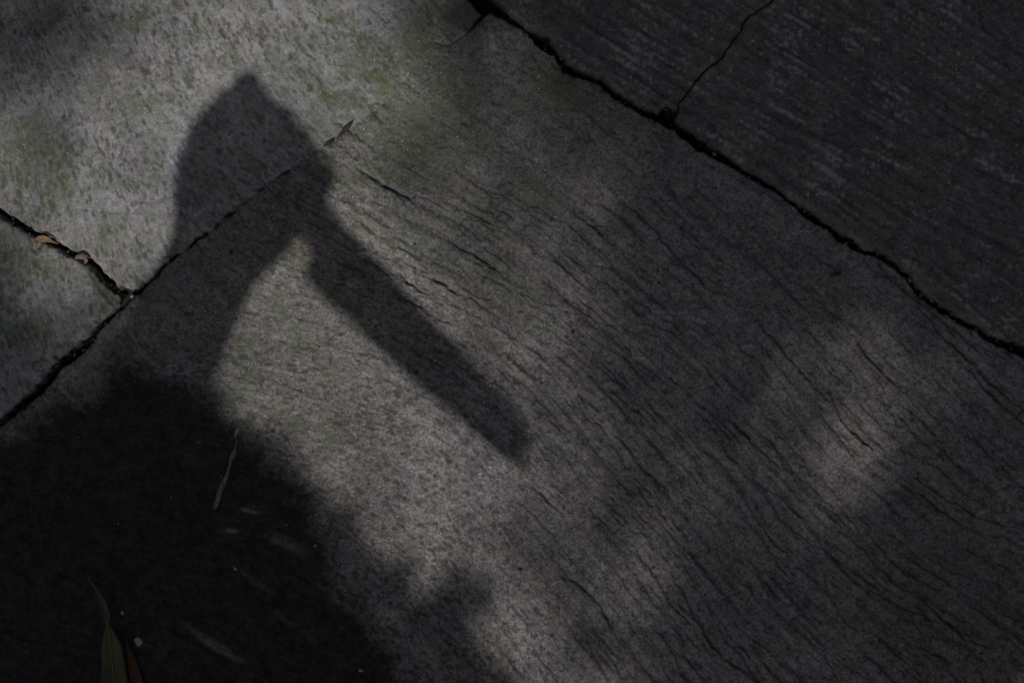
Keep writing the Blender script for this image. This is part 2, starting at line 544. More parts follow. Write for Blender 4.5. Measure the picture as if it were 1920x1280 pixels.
moss = np.clip(moss + mC * .46 * sstep(-.25, .45, medb + .6 * fineb + .7 * fbm(PX, PY, 160, 141, 2) + .1) + PIT * mC * (.45 + 1.2 * medb), 0, 1)
Hmap += moss * (.25 + .35 * fineb)
moss = np.maximum(moss, .62 * mD * sstep(1600, 950, PX + .75 * PY) * sstep(-.45, .45, medb + .8 * fineb))
moss = np.maximum(moss, PIT * .35 * mD * (PX < 900) * (PY < 560))

# black crust of algae and soil on the lower left of the big slab
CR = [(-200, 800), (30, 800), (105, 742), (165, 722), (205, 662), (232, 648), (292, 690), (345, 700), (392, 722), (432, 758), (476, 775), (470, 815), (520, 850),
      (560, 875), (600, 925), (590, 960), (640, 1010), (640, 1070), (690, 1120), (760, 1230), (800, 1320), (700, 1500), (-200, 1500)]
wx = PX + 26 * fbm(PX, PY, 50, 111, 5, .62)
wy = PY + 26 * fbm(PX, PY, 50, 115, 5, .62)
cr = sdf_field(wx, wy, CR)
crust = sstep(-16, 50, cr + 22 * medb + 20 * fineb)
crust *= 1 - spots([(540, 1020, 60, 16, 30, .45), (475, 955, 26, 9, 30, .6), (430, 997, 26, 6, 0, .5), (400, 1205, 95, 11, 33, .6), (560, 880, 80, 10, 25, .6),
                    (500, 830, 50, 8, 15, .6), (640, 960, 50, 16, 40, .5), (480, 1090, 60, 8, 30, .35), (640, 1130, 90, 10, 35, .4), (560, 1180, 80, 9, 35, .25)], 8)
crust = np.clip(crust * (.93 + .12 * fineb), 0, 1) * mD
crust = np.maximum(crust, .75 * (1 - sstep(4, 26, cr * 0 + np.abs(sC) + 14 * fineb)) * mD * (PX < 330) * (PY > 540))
grime_shade = spots([(1000, 200, 150, 90, 40, .25), (1040, 150, 60, 60, 0, .45), (880, 25, 70, 50, 10, .9), (85, 30, 70, 40, -50, .55), (100, 45, 20, 60, 35, .7), (1830, 1170, 430, 250, 20, .42), (1500, 520, 300, 90, 35, .15)], 30)  # dark patches; those at lower right and top centre are painted shade

# pale mineral bloom on the dark upper slabs, rusty tints
bloom = mAB * sstep(.65, 1.6, LIC_M * .42 + 2.0 * fbm(PX, PY, 95, 121, 3, .6) + 2.4 * fineb)
bloom = np.maximum(bloom, mAB * .55 * (1 - sstep(2, 16, sAB + 6 * fineb)) * sstep(-.1, .5, medb))
bloom = np.maximum(bloom, spots([(925, 90, 14, 10, 30, 1.0), (1212, 818, 10, 9, 0, .8), (1090, 148, 12, 10, 0, .7), (1790, 612, 120, 5, 32, .45), (1340, 975, 10, 9, 0, .5)], 4))
rust = sstep(.25, .8, fbm(PX, PY, 60, 131, 3, .6) + .35 * LIC_L * .5) * (.25 + .5 * mD * np.clip(led, 0, 1))
rust = np.maximum(rust, spots([(560, 470, 60, 26, 20, .8), (900, 560, 160, 20, 32, .8), (860, 530, 120, 16, 28, .7), (1280, 605, 26, 8, 20, .8), (915, 75, 14, 7, 20, .9),
                               (905, 640, 80, 14, 38, .6), (570, 145, 40, 20, 40, .6), (1160, 560, 60, 9, 40, .4), (1000, 940, 50, 12, 40, .6), (720, 203, 26, 10, 10, .8)], 10))
rust = np.maximum(rust, mAB * .35 * sstep(0, .6, fbm(PX, PY, 150, 133, 3)))
rust = np.maximum(rust, PIT * .55 * mD * (PX < 1000))


# ------------------------------------------------------------------ materials of the paving
def stone_material(name, base_dark, base_pale, grain=1.0, fib=.20, blt=.65):
    t = NT(name)
    v = t.coords()
    def att(n):
        q = t.n.new('ShaderNodeAttribute')
        q.attribute_name = n
        s = t.n.new('ShaderNodeSeparateColor')
        t.l.new(q.outputs['Color'], s.inputs[0])
        return s.outputs
    a, b = att('growth'), att('tint')
    big = t.noise(11, 6, .65, v)
    mid = t.noise(95, 5, .7, v)
    fin = t.noise(560, 5, .8, v)
    col = t.mix(t.ramp(big, [(.35, (0, 0, 0)), (.65, (1, 1, 1))]), base_dark, base_pale)  # random drift between a darker and a paler tone
    mott = t.ramp(mid, [(.30, (.62, .60, .60)), (.5, (1, 1, 1)), (.72, (1.22, 1.24, 1.27))])
    col = t.mix(1.0, col, mott, 'MULTIPLY')
    gr = t.ramp(fin, [(.35, (.34, .33, .33)), (.5, (1, 1, 1)), (.64, (1.6, 1.6, 1.62))])
    col = t.mix(grain, col, gr, 'MULTIPLY')
    col = t.mix(fib, col, t.ramp(b[2], [(.22, (.50, .48, .46)), (.5, (1, 1, 1)), (.80, (1.45, 1.46, 1.50))]), 'MULTIPLY')
    blot = t.noise(230, 5, .7, v)
    col = t.mix(blt, col, t.ramp(blot, [(.37, (.36, .33, .30)), (.48, (1, 1, 1)), (.66, (1.25, 1.25, 1.25))]), 'MULTIPLY')
    # cool / warm drift
    hue = t.noise(23, 3, .6, v)
    col = t.mix(.55, col, t.ramp(hue, [(.35, (.96, .99, 1.07)), (.62, (1.06, .99, .94))]), 'MULTIPLY')
    # rusty tint
    rf = t.math('MULTIPLY', b[0], t.ramp(mid, [(.35, (.3, .3, .3)), (.6, (1, 1, 1))]))
    col = t.mix(t.math('MULTIPLY', rf, .65), col, (.115, .078, .045))
    # dark pits and grime, plus shade painted into the stone
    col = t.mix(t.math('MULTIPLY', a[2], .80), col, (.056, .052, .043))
    # moss and algae
    gcol = t.mix(t.ramp(hue, [(.4, (0, 0, 0)), (.6, (1, 1, 1))]), (.085, .115, .050), (.105, .138, .085))
    gcol = t.mix(t.ramp(fin, [(.4, (0, 0, 0)), (.65, (1, 1, 1))]), gcol, (.165, .185, .100))
    gf = t.math('MULTIPLY', a[0], t.ramp(mid, [(.40, (.42, .42, .42)), (.56, (1, 1, 1))]))
    col = t.mix(t.math('MULTIPLY', gf, .95), col, gcol)
    # pale bloom
    col = t.mix(t.math('MULTIPLY', b[1], .8), col, (.38, .365, .35))
    # black crust
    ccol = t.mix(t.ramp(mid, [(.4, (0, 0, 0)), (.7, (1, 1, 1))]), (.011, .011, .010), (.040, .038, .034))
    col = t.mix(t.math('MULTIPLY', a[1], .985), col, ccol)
    # mica flecks
    vo = t.n.new('ShaderNodeTexVoronoi')
    vo.inputs['Scale'].default_value = 260
    t.l.new(v, vo.inputs['Vector'])
    fl = t.math('LESS_THAN', vo.outputs['Distance'], .14)
    sp = t.n.new('ShaderNodeSeparateColor')
    t.l.new(vo.outputs['Color'], sp.inputs[0])
    fl = t.math('MULTIPLY', fl, t.math('GREATER_THAN', sp.outputs[0], .86))
    fl = t.math('MULTIPLY', fl, t.math('SUBTRACT', 1.0, a[1]))
    col = t.mix(t.math('MULTIPLY', fl, .8), col, (.62, .60, .56))
    m = t.base(col, .82, .25)
    h = t.math('ADD', t.math('MULTIPLY', fin, .6), t.math('MULTIPLY', t.noise(1500, 3, .6, v), .4))
    t.bump(h, 1.0, .0014)
    return m


M_D = stone_material('cleft_slate_warm', (.188, .176, .170), (.265, .250, .243))
M_C = stone_material('cleft_slate_pale', (.280, .270, .268), (.385, .374, .372), .5, .22, .55)
M_AB = stone_material('cleft_slate_dark', (.124, .118, .115), (.165, .157, .153), .7, .2, .5)

t = NT('joint_soil')
v = t.coords()
M_SOIL = t.base(t.ramp(t.noise(240, 5, .7, v), [(.3, (.012, .009, .007)), (.6, (.035, .026, .019)), (.8, (.075, .055, .040))]), .95, .1)
t.bump(t.noise(500, 4, .7, v), .9, .003)

# ------------------------------------------------------------------ the paving meshes
fx = np.arange(-60, 1982, 1.9, dtype=np.float32)
fy = np.arange(-60, 1342, 1.9, dtype=np.float32)
def outer(start, sgn, n=26):
    out, stp, c = [], 4.0, start
    for k in range(n):
        stp *= 1.17
        c += sgn * stp
        out.append(c)
    return out
xs = np.array(sorted(outer(fx[0], -1)) + list(fx) + outer(fx[-1], 1), dtype=np.float32)
ys = np.array(sorted(outer(fy[0], -1)) + list(fy) + outer(fy[-1], 1), dtype=np.float32)
VX, VY = np.meshgrid(xs, ys)


def mirror(a, lo, hi):
    span = hi - lo
    m = np.mod(a - lo, 2 * span)
    return lo + np.where(m > span, 2 * span - m, m)


MXs, MYs = mirror(VX, -110., 2030.), mirror(VY, -110., 1385.)
UU, VV = (MXs - IX0) / IST, (MYs - IY0) / IST
hh = bil(Hmap.astype(np.float32), UU, VV)
inside = ((VX > -115) & (VX < 2035) & (VY > -115) & (VY < 1390)).astype(np.float32)
a_moss = bil(moss.astype(np.float32), UU, VV) * (.3 + .7 * inside)
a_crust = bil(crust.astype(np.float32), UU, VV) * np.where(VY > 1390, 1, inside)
a_pit_shade = np.clip(bil((PIT * .9 + grime_shade).astype(np.float32), UU, VV), 0, 1) * inside  # pits and dark patches, painted shade included
a_rust = bil(rust.astype(np.float32), UU, VV)
a_bloom = bil(bloom.astype(np.float32), UU, VV)
fibre = np.clip(.5 + .08 * LIC_M + .12 * LIC_F + .07 * LIC_Q + .30 * fineb * (.5 + sstep(-.3, .4, medb)), 0, 1)
a_fib = bil(fibre.astype(np.float32), UU, VV)
# ragged outline, the same wobble for neighbours so that joints stay joints
jx = VX + 3.0 * pnoise(VX / 17, VY / 17, 201) + 1.5 * pnoise(VX / 7.5, VY / 7.5, 203)
jy = VY + 3.0 * pnoise(VX / 17, VY / 17, 202) + 1.5 * pnoise(VX / 7.5, VY / 7.5, 204)
seam_d = np.full(VX.shape, 1e9, dtype=np.float32)
for (ax, ay), (bx, by) in zip(SEAM[:-1], SEAM[1:]):
    ex, ey = bx - ax, by - ay
    tt = np.clip(((VX - ax) * ex + (VY - ay) * ey) / (ex * ex + ey * ey), 0, 1)
    seam_d = np.minimum(seam_d, np.hypot(VX - ax - tt * ex, VY - ay - tt * ey))
seamy = 1 - sstep(10, 30, seam_d)
seamy *= 1 - .75 * sstep(790, 830, VX)
fd = np.full(VX.shape, 1e9, dtype=np.float32)
for (ax, ay), (bx, by) in zip(DJ[8:-1], DJ[9:]):
    ex, ey = bx - ax, by - ay
    tt = np.clip(((VX - ax) * ex + (VY - ay) * ey) / (ex * ex + ey * ey), 0, 1)
    fd = np.minimum(fd, np.hypot(VX - ax - tt * ex, VY - ay - tt * ey))
fill = (1 - sstep(7, 14, fd)) * sstep(-.25, .2, pnoise(VX / 24, VY / 24, 207) + .004 * (VX - 420)) * .93
seamy = np.maximum(seamy, fill)

OUTER = {   # neighbours beyond the frame
    'F': ([(2080, 2180), (2520, 1520), (2420, 985), (2900, 1230), (4200, 1500), (4300, 3000), (2900, 3200)], .001),
    'G': ([(-430, 1170), (140, 2080), (-200, 3200), (-1700, 3100), (-1500, 1300), (-820, 1020)], .002),
    'H': ([(170, 2090), (900, 2330), (2060, 2190), (2860, 3220), (-150, 3200)], -.001),
    'I': ([(-930, 400), (-520, 135), (-720, -310), (-220, -790), (-700, -1500), (-2100, -900), (-1900, 700)], .002),
    'J': ([(-190, -800), (530, -590), (1190, -790), (1300, -2000), (-500, -2000)], .0),
    'K': ([(1225, -790), (1715, -440), (2700, -730), (3600, -1500), (1350, -2000)], .001),
}

pave = empty('pavement')
tag(pave, kind='structure')
PL = {'A': 'dark slate flagstone with faint parallel grooves and pale mineral flecks',
      'B': 'large dark slate flagstone of the upper right corner with long faint grooves',
      'C': 'pale grey flagstone with green speckled pits, crossed by the fist shadow',
      'D': 'broad warm grey flagstone with sharp cleft ledges and a black algae crust',
      'E': 'pale flagstone corner with green algae between two joints'}


bevn = pnoise(VX / 85, VY / 85, 211) + .5 * pnoise(VX / 30, VY / 30, 212)
bevw = (8 + 24 * np.clip(bevn + .1, 0, 1)).astype(np.float32)
bevk = sstep(.05, .3, bevn)


def build_stone(key, poly, lev, mat):
    d = sdf_field(jx.ravel(), jy.ravel(), poly, 30).reshape(VX.shape)
    z = lev + hh * .001
    edge = (np.clip(1 - d / 8.0, 0, 1) ** 2 * .0011 + np.clip(1 - d / bevw, 0, 1) ** .6 * .0018 * bevk) * (1 - .8 * seamy)
    steep = np.where(seamy > .02, 12 * (1 - seamy) ** 2 + .55, 12)
    drop = np.clip(-d, 0, None) * S * steep
    z = z - edge * (d > 0) - (d <= 0) * (drop + .0011)
    z = np.maximum(z, -.032 + lev)
    keep = d > -6.0
    q = keep[:-1, :-1] & keep[1:, :-1] & keep[:-1, 1:] & keep[1:, 1:]
    n = VX.shape[1]
    j, i = np.nonzero(q)
    f = np.stack([(j + 1) * n + i, (j + 1) * n + i + 1, j * n + i + 1, j * n + i], 1)
    used = np.unique(f)
    remap = np.full(VX.size, -1, dtype=np.int64)
    remap[used] = np.arange(len(used))
    co = np.stack([gx(VX.ravel()[used]), gy(VY.ravel()[used]), z.ravel()[used]], 1)
    me = np_mesh('flagstone', co, remap[f])
    one = np.ones(len(used), dtype=np.float32)
    for nm, chans in (('growth', (a_moss, a_crust if key in 'D' else a_crust * 0, a_pit_shade)), ('tint', (a_rust, a_bloom, a_fib))):
        ca = me.color_attributes.new(nm, 'FLOAT_COLOR', 'POINT')
        ca.data.foreach_set('color', np.stack([c.ravel()[used] for c in chans] + [one], 1).astype(np.float32).ravel())
    o = link_mesh('flagstone', me, mat, pave)
    if key in PL: o['label'] = PL[key]
    return o


MATS = {'A': M_AB, 'B': M_AB, 'C': M_C, 'D': M_D, 'E': M_C}
for key, (poly, lev) in STONES.items():
    build_stone(key, poly, lev, MATS[key])
for key, (poly, lev) in OUTER.items():
    build_stone(key, poly, lev, (M_D, M_C, M_AB)[ord(key) % 3])

# soil under and around the paving
gxs = np.concatenate([[-60, -20, -8, -4, -2], np.arange(-1.2, 1.6, .012), [2.2, 4, 8, 20, 60]])
gys = np.concatenate([[-60, -20, -8, -4, -2], np.arange(-1.1, 1.1, .012), [2, 4, 8, 20, 60]])
a, b = np.meshgrid(gxs, gys)
zz = -.0175 + .0035 * fbm(a, b, .035, 301, 3, .6)
n = a.shape[1]
j, i = np.nonzero(np.ones((a.shape[0] - 1, a.shape[1] - 1), bool))
me = np_mesh('ground', np.stack([a.ravel(), b.ravel(), zz.ravel()], 1), np.stack([j * n + i, j * n + i + 1, (j + 1) * n + i + 1, (j + 1) * n + i], 1))
g = link_mesh('ground', me, M_SOIL)
tag(g, kind='structure')


def surf(px, py):
    """height of the stone surface at a photo pixel (metres)"""
    return float(bil(Hmap.astype(np.float32) if False else HF, np.array([(px - IX0) / IST]), np.array([(py - IY0) / IST]))[0]) * .001


HF = Hmap.astype(np.float32)


# ------------------------------------------------------------------ litter lying on the stones
def leaf_mesh(name, spine, width, fold=.25, lift=None, curl=0.0, z0=.001, thick=.0004, nx_=9):
    """spine: list of (px,py,z metres); width: half widths px at each (left,right); a solid folded blade"""
    n = len(spine)
    top = []
    for k, (x, y, z) in enumerate(spine):
        a = spine[max(0, k - 1)]
        b = spine[min(n - 1, k + 1)]
        tx, ty = b[0] - a[0], b[1] - a[1]
        L = math.hypot(tx, ty) + 1e-9
        nxv, nyv = -ty / L, tx / L
        row = []
        for q in range(nx_):
            f = q / (nx_ - 1) * 2 - 1
            wd = width[k][1] if f > 0 else width[k][0]
            ox = f * wd
            zq = z + fold * abs(f) * wd * S + curl * (f ** 2) * wd * S * math.sin(k * .9)
            row.append((gx(x + nxv * ox), gy(y + nyv * ox), zq + z0))
        top.append(row)
    vs, fs = [], []
    for s_ in (0, 1):
        for row in top:
            for c in row: vs.append((c[0], c[1], c[2] - s_ * thick))
    N = n * nx_
    for k in range(n - 1):
        for q in range(nx_ - 1):
            a = k * nx_ + q
            fs.append((a, a + 1, a + nx_ + 1, a + nx_))
            fs.append((N + a, N + a + nx_, N + a + nx_ + 1, N + a + 1))
    ring = [q for q in range(nx_)] + [k * nx_ + nx_ - 1 for k in range(1, n)] + [(n - 1) * nx_ + q for q in range(nx_ - 2, -1, -1)] + [k * nx_ for k in range(n - 2, 0, -1)]
    for k in range(len(ring)):
        a, b = ring[k], ring[(k + 1) % len(ring)]
        fs.append((a, N + a, N + b, b))
    me = bpy.data.meshes.new(name)
    me.from_pydata(vs, [], fs)
    me.polygons.foreach_set('use_smooth', [True] * len(me.polygons))
    return me


def leaf_material(name, c1, c2, scale=160, rough=.45):
    t = NT(name)
    v = t.coords()
    c = t.mix(t.ramp(t.noise(scale, 4, .6, v), [(.35, (0, 0, 0)), (.65, (1, 1, 1))]), c1, c2)
    m = t.base(c, rough, .4)
    t.bump(t.noise(scale * 4, 3, .6, v), .3, .0006)
    return m


M_LG = leaf_material('old_green_leaf', (.050, .058, .016), (.095, .088, .024), 45)
M_LGV = leaf_material('pale_vein', (.10, .10, .045), (.14, .13, .06))
M_LR = leaf_material('rusty_leaf', (.07, .032, .014), (.10, .048, .018))
M_LO = leaf_material('orange_leaf', (.21, .12, .055), (.28, .17, .085))
M_LB = leaf_material('brown_leaf', (.11, .08, .06), (.20, .145, .11), 500, .7)
M_PALE = leaf_material('bleached_stalk', (.10, .098, .095), (.22, .21, .20), 400, .8)
M_CHIP = leaf_material('white_chip', (.26, .25, .24), (.50, .48, .46), 300, .8)
M_DARK = leaf_material('dark_litter', (.02, .016, .012), (.045, .035, .025), 400, .8)
M_YEL = leaf_material('yellow_crumb', (.42, .34, .10), (.50, .42, .14), 400, .7)

# long green leaf at the lower left
sp = [(164, 1076, .002), (176, 1090, .004), (189, 1106, .006), (199, 1125, .008), (206, 1146, .009), (209, 1166, .008), (212, 1188, .006), (214, 1210, .005),
      (216, 1235, .005), (219, 1262, .006), (222, 1295, .007), (224, 1335, .007), (222, 1380, .006), (216, 1420, .004), (208, 1448, .003)]
wd = [(1, 1), (2, 2), (4, 4), (9, 6), (9, 5), (4, 3), (14, 12), (22, 18), (24, 18), (27, 22), (29, 25), (28, 26), (22, 22), (11, 11), (1, 1)]
lf = empty('fallen_leaf', (gx(220), gy(1260), .002))
tag(lf, 'long olive green leaf with a twisted tip lying on the black crust', 'leaf')
bladeo = link_mesh('blade', leaf_mesh('blade', sp, wd, .35, z0=.0025), M_LG, lf)
mid = [(x, y, z + .0006) for x, y, z in sp[4:]]
link_mesh('midrib', leaf_mesh('midrib', mid, [(1.2, 1.2)] * len(mid), 0, z0=.0027, nx_=3), M_LGV, lf)
# rusty leaf under it
sp = [(238, 1196, .001), (246, 1225, .002), (254, 1255, .002), (262, 1290, .003), (268, 1330, .003), (270, 1365, .002)]
o = link_mesh('fallen_leaf', leaf_mesh('fallen_leaf', sp, [(1, 1), (6, 6), (10, 10), (14, 14), (11, 11), (1, 1)], .15, z0=.0012), M_LR)
tag(o, 'rusty brown leaf edge showing from under the long green leaf', 'leaf')
# orange leaf wedged in the joint
sp = [(68, 449, .0025), (75, 448, .0035), (84, 448, .0042), (93, 450, .0035), (99, 453, .002), (108, 457, -.002)]
o = link_mesh('fallen_leaf', leaf_mesh('fallen_leaf', sp, [(1, 1), (5, 5), (6.5, 6.5), (5, 5), (2.2, 2), (1, 1)], .12, z0=.0006), M_LO)
tag(o, 'small orange leaf wedged across the open joint between pale stones', 'leaf')
# curled brown leaf in the joint
sp = [(143, 486, .002), (147, 482, .004), (154, 481, .0052), (161, 484, .005), (164, 489, .0036), (160, 494, .002)]
o = link_mesh('curled_leaf', leaf_mesh('curled_leaf', sp, [(2, 2), (4, 4), (5, 5), (5, 4), (4, 3), (2, 2)], -.3, z0=.0002), M_LB)
tag(o, 'curled dry brown leaf rolled up in the open joint', 'leaf')
# dark scrap of leaf where the hairline joint ends
sp = [(631, 262, .0015), (641, 252, .003), (650, 244, .0038), (657, 238, .0042), (662, 233, .005)]
o = link_mesh('leaf_scrap', leaf_mesh('leaf_scrap', sp, [(1, 1), (3, 3), (4.2, 4), (3, 3), (.6, .6)], .3, z0=.0008), M_DARK)
tag(o, 'narrow dark leaf scrap at the end of the hairline joint', 'leaf scrap')
sp = [(607, 276, .0015), (613, 272, .002), (621, 268, .0025), (629, 262, .002)]
o = link_mesh('leaf_scrap', leaf_mesh('leaf_scrap', sp, [(1, 1), (3.4, 3.4), (3.6, 3.4), (.8, .8)], .25, z0=.0008), M_DARK)
tag(o, 'broader dark leaf scrap stuck in the hairline joint beside the fist shadow', 'leaf scrap')
sp = [(1558, 516, .001), (1564, 514, .002), (1570, 512, .002), (1578, 509, .001)]
o = link_mesh('leaf_scrap', leaf_mesh('leaf_scrap', sp, [(.6, .6), (3.4, 3.4), (3.4, 3.0), (.6, .6)], .1, z0=.0014), M_DARK)
tag(o, 'tiny black leaf scrap on the shaded ledges below the wide joint', 'leaf scrap')


def ribbon(name, pts, mat, label, cat, zoff=.0008, h=.0007):
    sp_, wd_ = [], []
    for x, y, r_ in pts:
        sp_.append((x, y, surf(x, y)))
        wd_.append((r_, r_))
    o = link_mesh(name, leaf_mesh(name, sp_, wd_, -.3, z0=zoff + h, thick=h + .0006, nx_=5), mat)
    tag(o, label, cat)
    return o


ribbon('dry_stalk', [(449, 800, 1), (447, 805, 3.2), (443, 812, 3.8), (441, 816, 1.4), (444, 826, 1.1), (441, 842, 1.2), (440, 848, 4.6), (434, 859, 4.8), (432, 864, 2.4),
                     (430, 875, 2.2), (426, 890, 3.0), (419, 905, 4.6), (412, 920, 4.6), (409, 935, 4.2), (405, 948, 3.6), (402, 953, 1.5)], M_PALE,
       'bleached knotty grass stalk lying on the black crust', 'stalk')
ribbon('bark_fragment', [(452, 952, 2), (459, 954, 5.5), (468, 956, 4), (476, 958, 4.5), (484, 957, 1.5)], M_LB, 'flat pale bark fragment beside the bleached stalk', 'bark')
ribbon('root_fragment', [(236, 543, 2), (246, 547, 5), (240, 556, 6), (232, 565, 5), (228, 574, 2)], M_DARK, 'brown rotten root plug filling the corner where three stones meet', 'root', -.003)


def chip(px, py, r_, mat, label, cat, h=.6, seed=0, squash=1.0, name='stone_chip', grp=None):
    bm = bmesh.new()
    bmesh.ops.create_icosphere(bm, subdivisions=2, radius=1)
    rr = random.Random(seed)
    dirs = [(Vector((rr.gauss(0, 1), rr.gauss(0, 1), rr.gauss(0, 1))).normalized(), rr.uniform(.45, .85)) for _ in range(7)]
    for v_ in bm.verts:
        for dv, lim in dirs:
            dd = v_.co.dot(dv)
            if dd > lim: v_.co -= dv * (dd - lim)
        v_.co.x *= squash
        v_.co.z *= h
    me = bpy.data.meshes.new(name)
    bm.to_mesh(me)
    bm.free()
    o = link_mesh(name, me, mat)
    o.scale = (r_ * S,) * 3
    o.rotation_euler = (0, 0, rr.uniform(0, 6))
    o.location = (gx(px), gy(py), surf(px, py) + r_ * S * h * .35)
    tag(o, label, cat, grp)
    return o


chip(259, 1203, 9.5, M_CHIP, 'squarish whitish stone chip beside the long green leaf', 'chip', .4, 3, 1.0)
chip(230, 1148, 4.0, M_CHIP, 'small whitish stone chip near the twisted leaf tip', 'chip', .6, 4)
chip(677, 1256, 5.5, M_CHIP, 'pale thin flake at the bottom edge in soft shade', 'chip', .35, 5, .55)
chip(617, 88, 4.2, M_CHIP, 'bright white crumb on the mossy upper part of the pale stone', 'crumb', .5, 6, 1.5)
chip(90, 47, 3.0, M_CHIP, 'bright white crumb in the shaded upper left corner', 'crumb', .5, 7)
chip(1098, 860, 3.2, M_CHIP, 'tiny white crumb right of the blade shadow tip', 'crumb', .5, 8, 1.4)
chip(419, 674, 2.4, M_CHIP, 'tiny white crumb at the edge of the arm shadow', 'crumb', .5, 9, .6)
chip(248, 555, 3.0, M_CHIP, 'tiny whitish crumb on the root plug at the stone corner', 'crumb', .5, 10, 1.7)
chip(198, 677, 2.0, M_CHIP, 'pinhead white crumb at the upper rim of the black crust', 'crumb', .5, 11)
chip(1650, 728, 3.4, M_YEL, 'yellow seed crumb caught between ledges on the right', 'seed', .7, 12)
chip(1739, 671, 2.5, M_YEL, 'pale yellow seed crumb on the ledges below the wide joint', 'seed', .6, 13, .6)
chip(1149, 202, 2.6, M_YEL, 'yellowish seed crumb next to the wide joint', 'seed', .6, 14)
chip(441, 1066, 2.6, M_YEL, 'thin yellowish seed husk on the black crust', 'seed', .4, 15, 2.0)
chip(815, 893, 5.0, M_DARK, 'narrow black seed on the sunlit band below the blade shadow', 'seed', .5, 16, .42)
chip(975, 1066, 4.2, M_DARK, 'square black seed on the lower sunlit band', 'seed', .5, 17, .7)
chip(10, 491, 4.2, M_DARK, 'thin black seed on the pale stone at the left edge', 'seed', .5, 18, .3)
chip(414, 893, 2.6, M_CHIP, 'tiny pale curl beside the bleached stalk', 'crumb', .4, 19, .4)
chip(1487, 391, 3.2, M_CHIP, 'small grey grit grain lodged at the wide joint', 'crumb', .5, 20)
chip(836, 12, 4.0, M_CHIP, 'pale grey grit grain in the mossy shade at the top', 'crumb', .5, 21)


# ------------------------------------------------------------------ the person whose arm and knife cast the shadow
def W(px, py, z):
    """the point at height z that casts its shadow on ground pixel (px, py)"""
    return Vector((gx(px) + KX * z, gy(py) + KY * z, z))


def capsule(bm, p1, p2, r1, r2, seg=14):
    p1, p2 = Vector(p1), Vector(p2)
    ax = p2 - p1
    L = max(ax.length, 1e-5)
    q = ax.to_track_quat('Z', 'Y').to_matrix()
    rings = []
    for k in range(5):
        a = -math.pi / 2 + k * math.pi / 8
        rings.append((r1 * math.sin(a), r1 * math.cos(a)))
    for k in range(5):
        a = k * math.pi / 8
        rings.append((L + r2 * math.sin(a), r2 * math.cos(a)))
    vs = []
    for (h, rad) in rings:
        rad = max(rad, 1e-5)
        vs.append([bm.verts.new(p1 + q @ Vector((rad * math.cos(t_ * 2 * math.pi / seg), rad * math.sin(t_ * 2 * math.pi / seg), h))) for t_ in range(seg)])
    for k in range(len(vs) - 1):
        for t_ in range(seg):
            bm.faces.new((vs[k][t_], vs[k][(t_ + 1) % seg], vs[k + 1][(t_ + 1) % seg], vs[k + 1][t_]))
    bm.faces.new(list(reversed(vs[0])))
    bm.faces.new(vs[-1])


def ellip(bm, c, r_, rot=None):
    m = Matrix.Translation(c) @ (rot.to_4x4() if rot else Matrix()) @ Matrix.Diagonal((*r_, 1))
    bmesh.ops.create_icosphere(bm, subdivisions=3, radius=1, matrix=m)


def skin_obj(name, bm, mat, parent, voxel, smooth=6):
    me = bpy.data.meshes.new(name)
    bm.to_mesh(me)
    bm.free()
    o = link_mesh(name, me, mat, parent)
    m = o.modifiers.new('remesh', 'REMESH')
    m.mode = 'VOXEL'
    m.voxel_size = voxel
    m.use_smooth_shade = True
    s = o.modifiers.new('smooth', 'SMOOTH')
    s.factor = .5
    s.iterations = smooth
    return o


def cloth_mat(name, c, rough=.9):
    t = NT(name)
    v = t.coords()
    m = t.base(t.mix(t.ramp(t.noise(300, 3, .6, v), [(.3, (0, 0, 0)), (.7, (1, 1, 1))]), tuple(x * .8 for x in c), c), rough, .2)
    t.bump(t.noise(900, 2, .5, v), .3, .001)
    return m


M_SKIN = cloth_mat('skin', (.42, .26, .19), .55)
M_HAIR = cloth_mat('hair', (.03, .022, .016), .6)
M_JACK = cloth_mat('dark_jacket', (.045, .05, .065))
M_TROU = cloth_mat('dark_trousers', (.03, .033, .04))
M_SHOE = cloth_mat('shoe_leather', (.05, .035, .025), .5)
M_EYE = cloth_mat('eye', (.5, .5, .48), .2)

HZ = 1.08
wrist = W(402, 484, HZ)
elbow = W(118, 1040, HZ + .03)
shR = Vector((-.575, -1.07, 1.40))
shL = Vector((-.93, -1.10, 1.40))
elL = Vector((-1.00, -1.05, 1.10))
wrL = Vector((-.93, -.86, .98))
hipR, hipL = Vector((-.66, -1.13, .93)), Vector((-.84, -1.13, .93))
knR, knL = Vector((-.64, -1.06, .50)), Vector((-.88, -1.05, .50))
anR, anL = Vector((-.63, -1.12, .09)), Vector((-.90, -1.09, .09))
neck = Vector((-.755, -1.07, 1.47))
headc = Vector((-.76, -1.03, 1.63))

person = empty('person', (-.75, -1.1, 0))
tag(person, 'person in dark jacket and trousers standing outside the frame, gripping a knife', 'person')
bm = bmesh.new()
ellip(bm, headc, (.075, .095, .115))
ellip(bm, headc + Vector((0, .03, -.06)), (.052, .062, .06))
capsule(bm, headc + Vector((0, .088, .005)), headc + Vector((0, .108, -.03)), .010, .015)     # nose
ellip(bm, headc + Vector((0, .088, -.062)), (.024, .012, .009))                                 # lips
for sx in (-1, 1):
    ellip(bm, headc + Vector((sx * .078, 0, -.01)), (.010, .020, .032))                        # ears
    capsule(bm, headc + Vector((sx * .015, .088, .03)), headc + Vector((sx * .045, .078, .032)), .009, .008)  # brow
capsule(bm, neck + Vector((0, -.01, -.06)), headc + Vector((0, -.01, -.06)), .060, .056)
capsule(bm, shR, elbow, .048, .040)
capsule(bm, elbow, wrist, .042, .034)
capsule(bm, shL, elL, .048, .040)
capsule(bm, elL, wrL, .040, .027)
ellip(bm, (-.75, -1.1, 1.2), (.16, .10, .25))
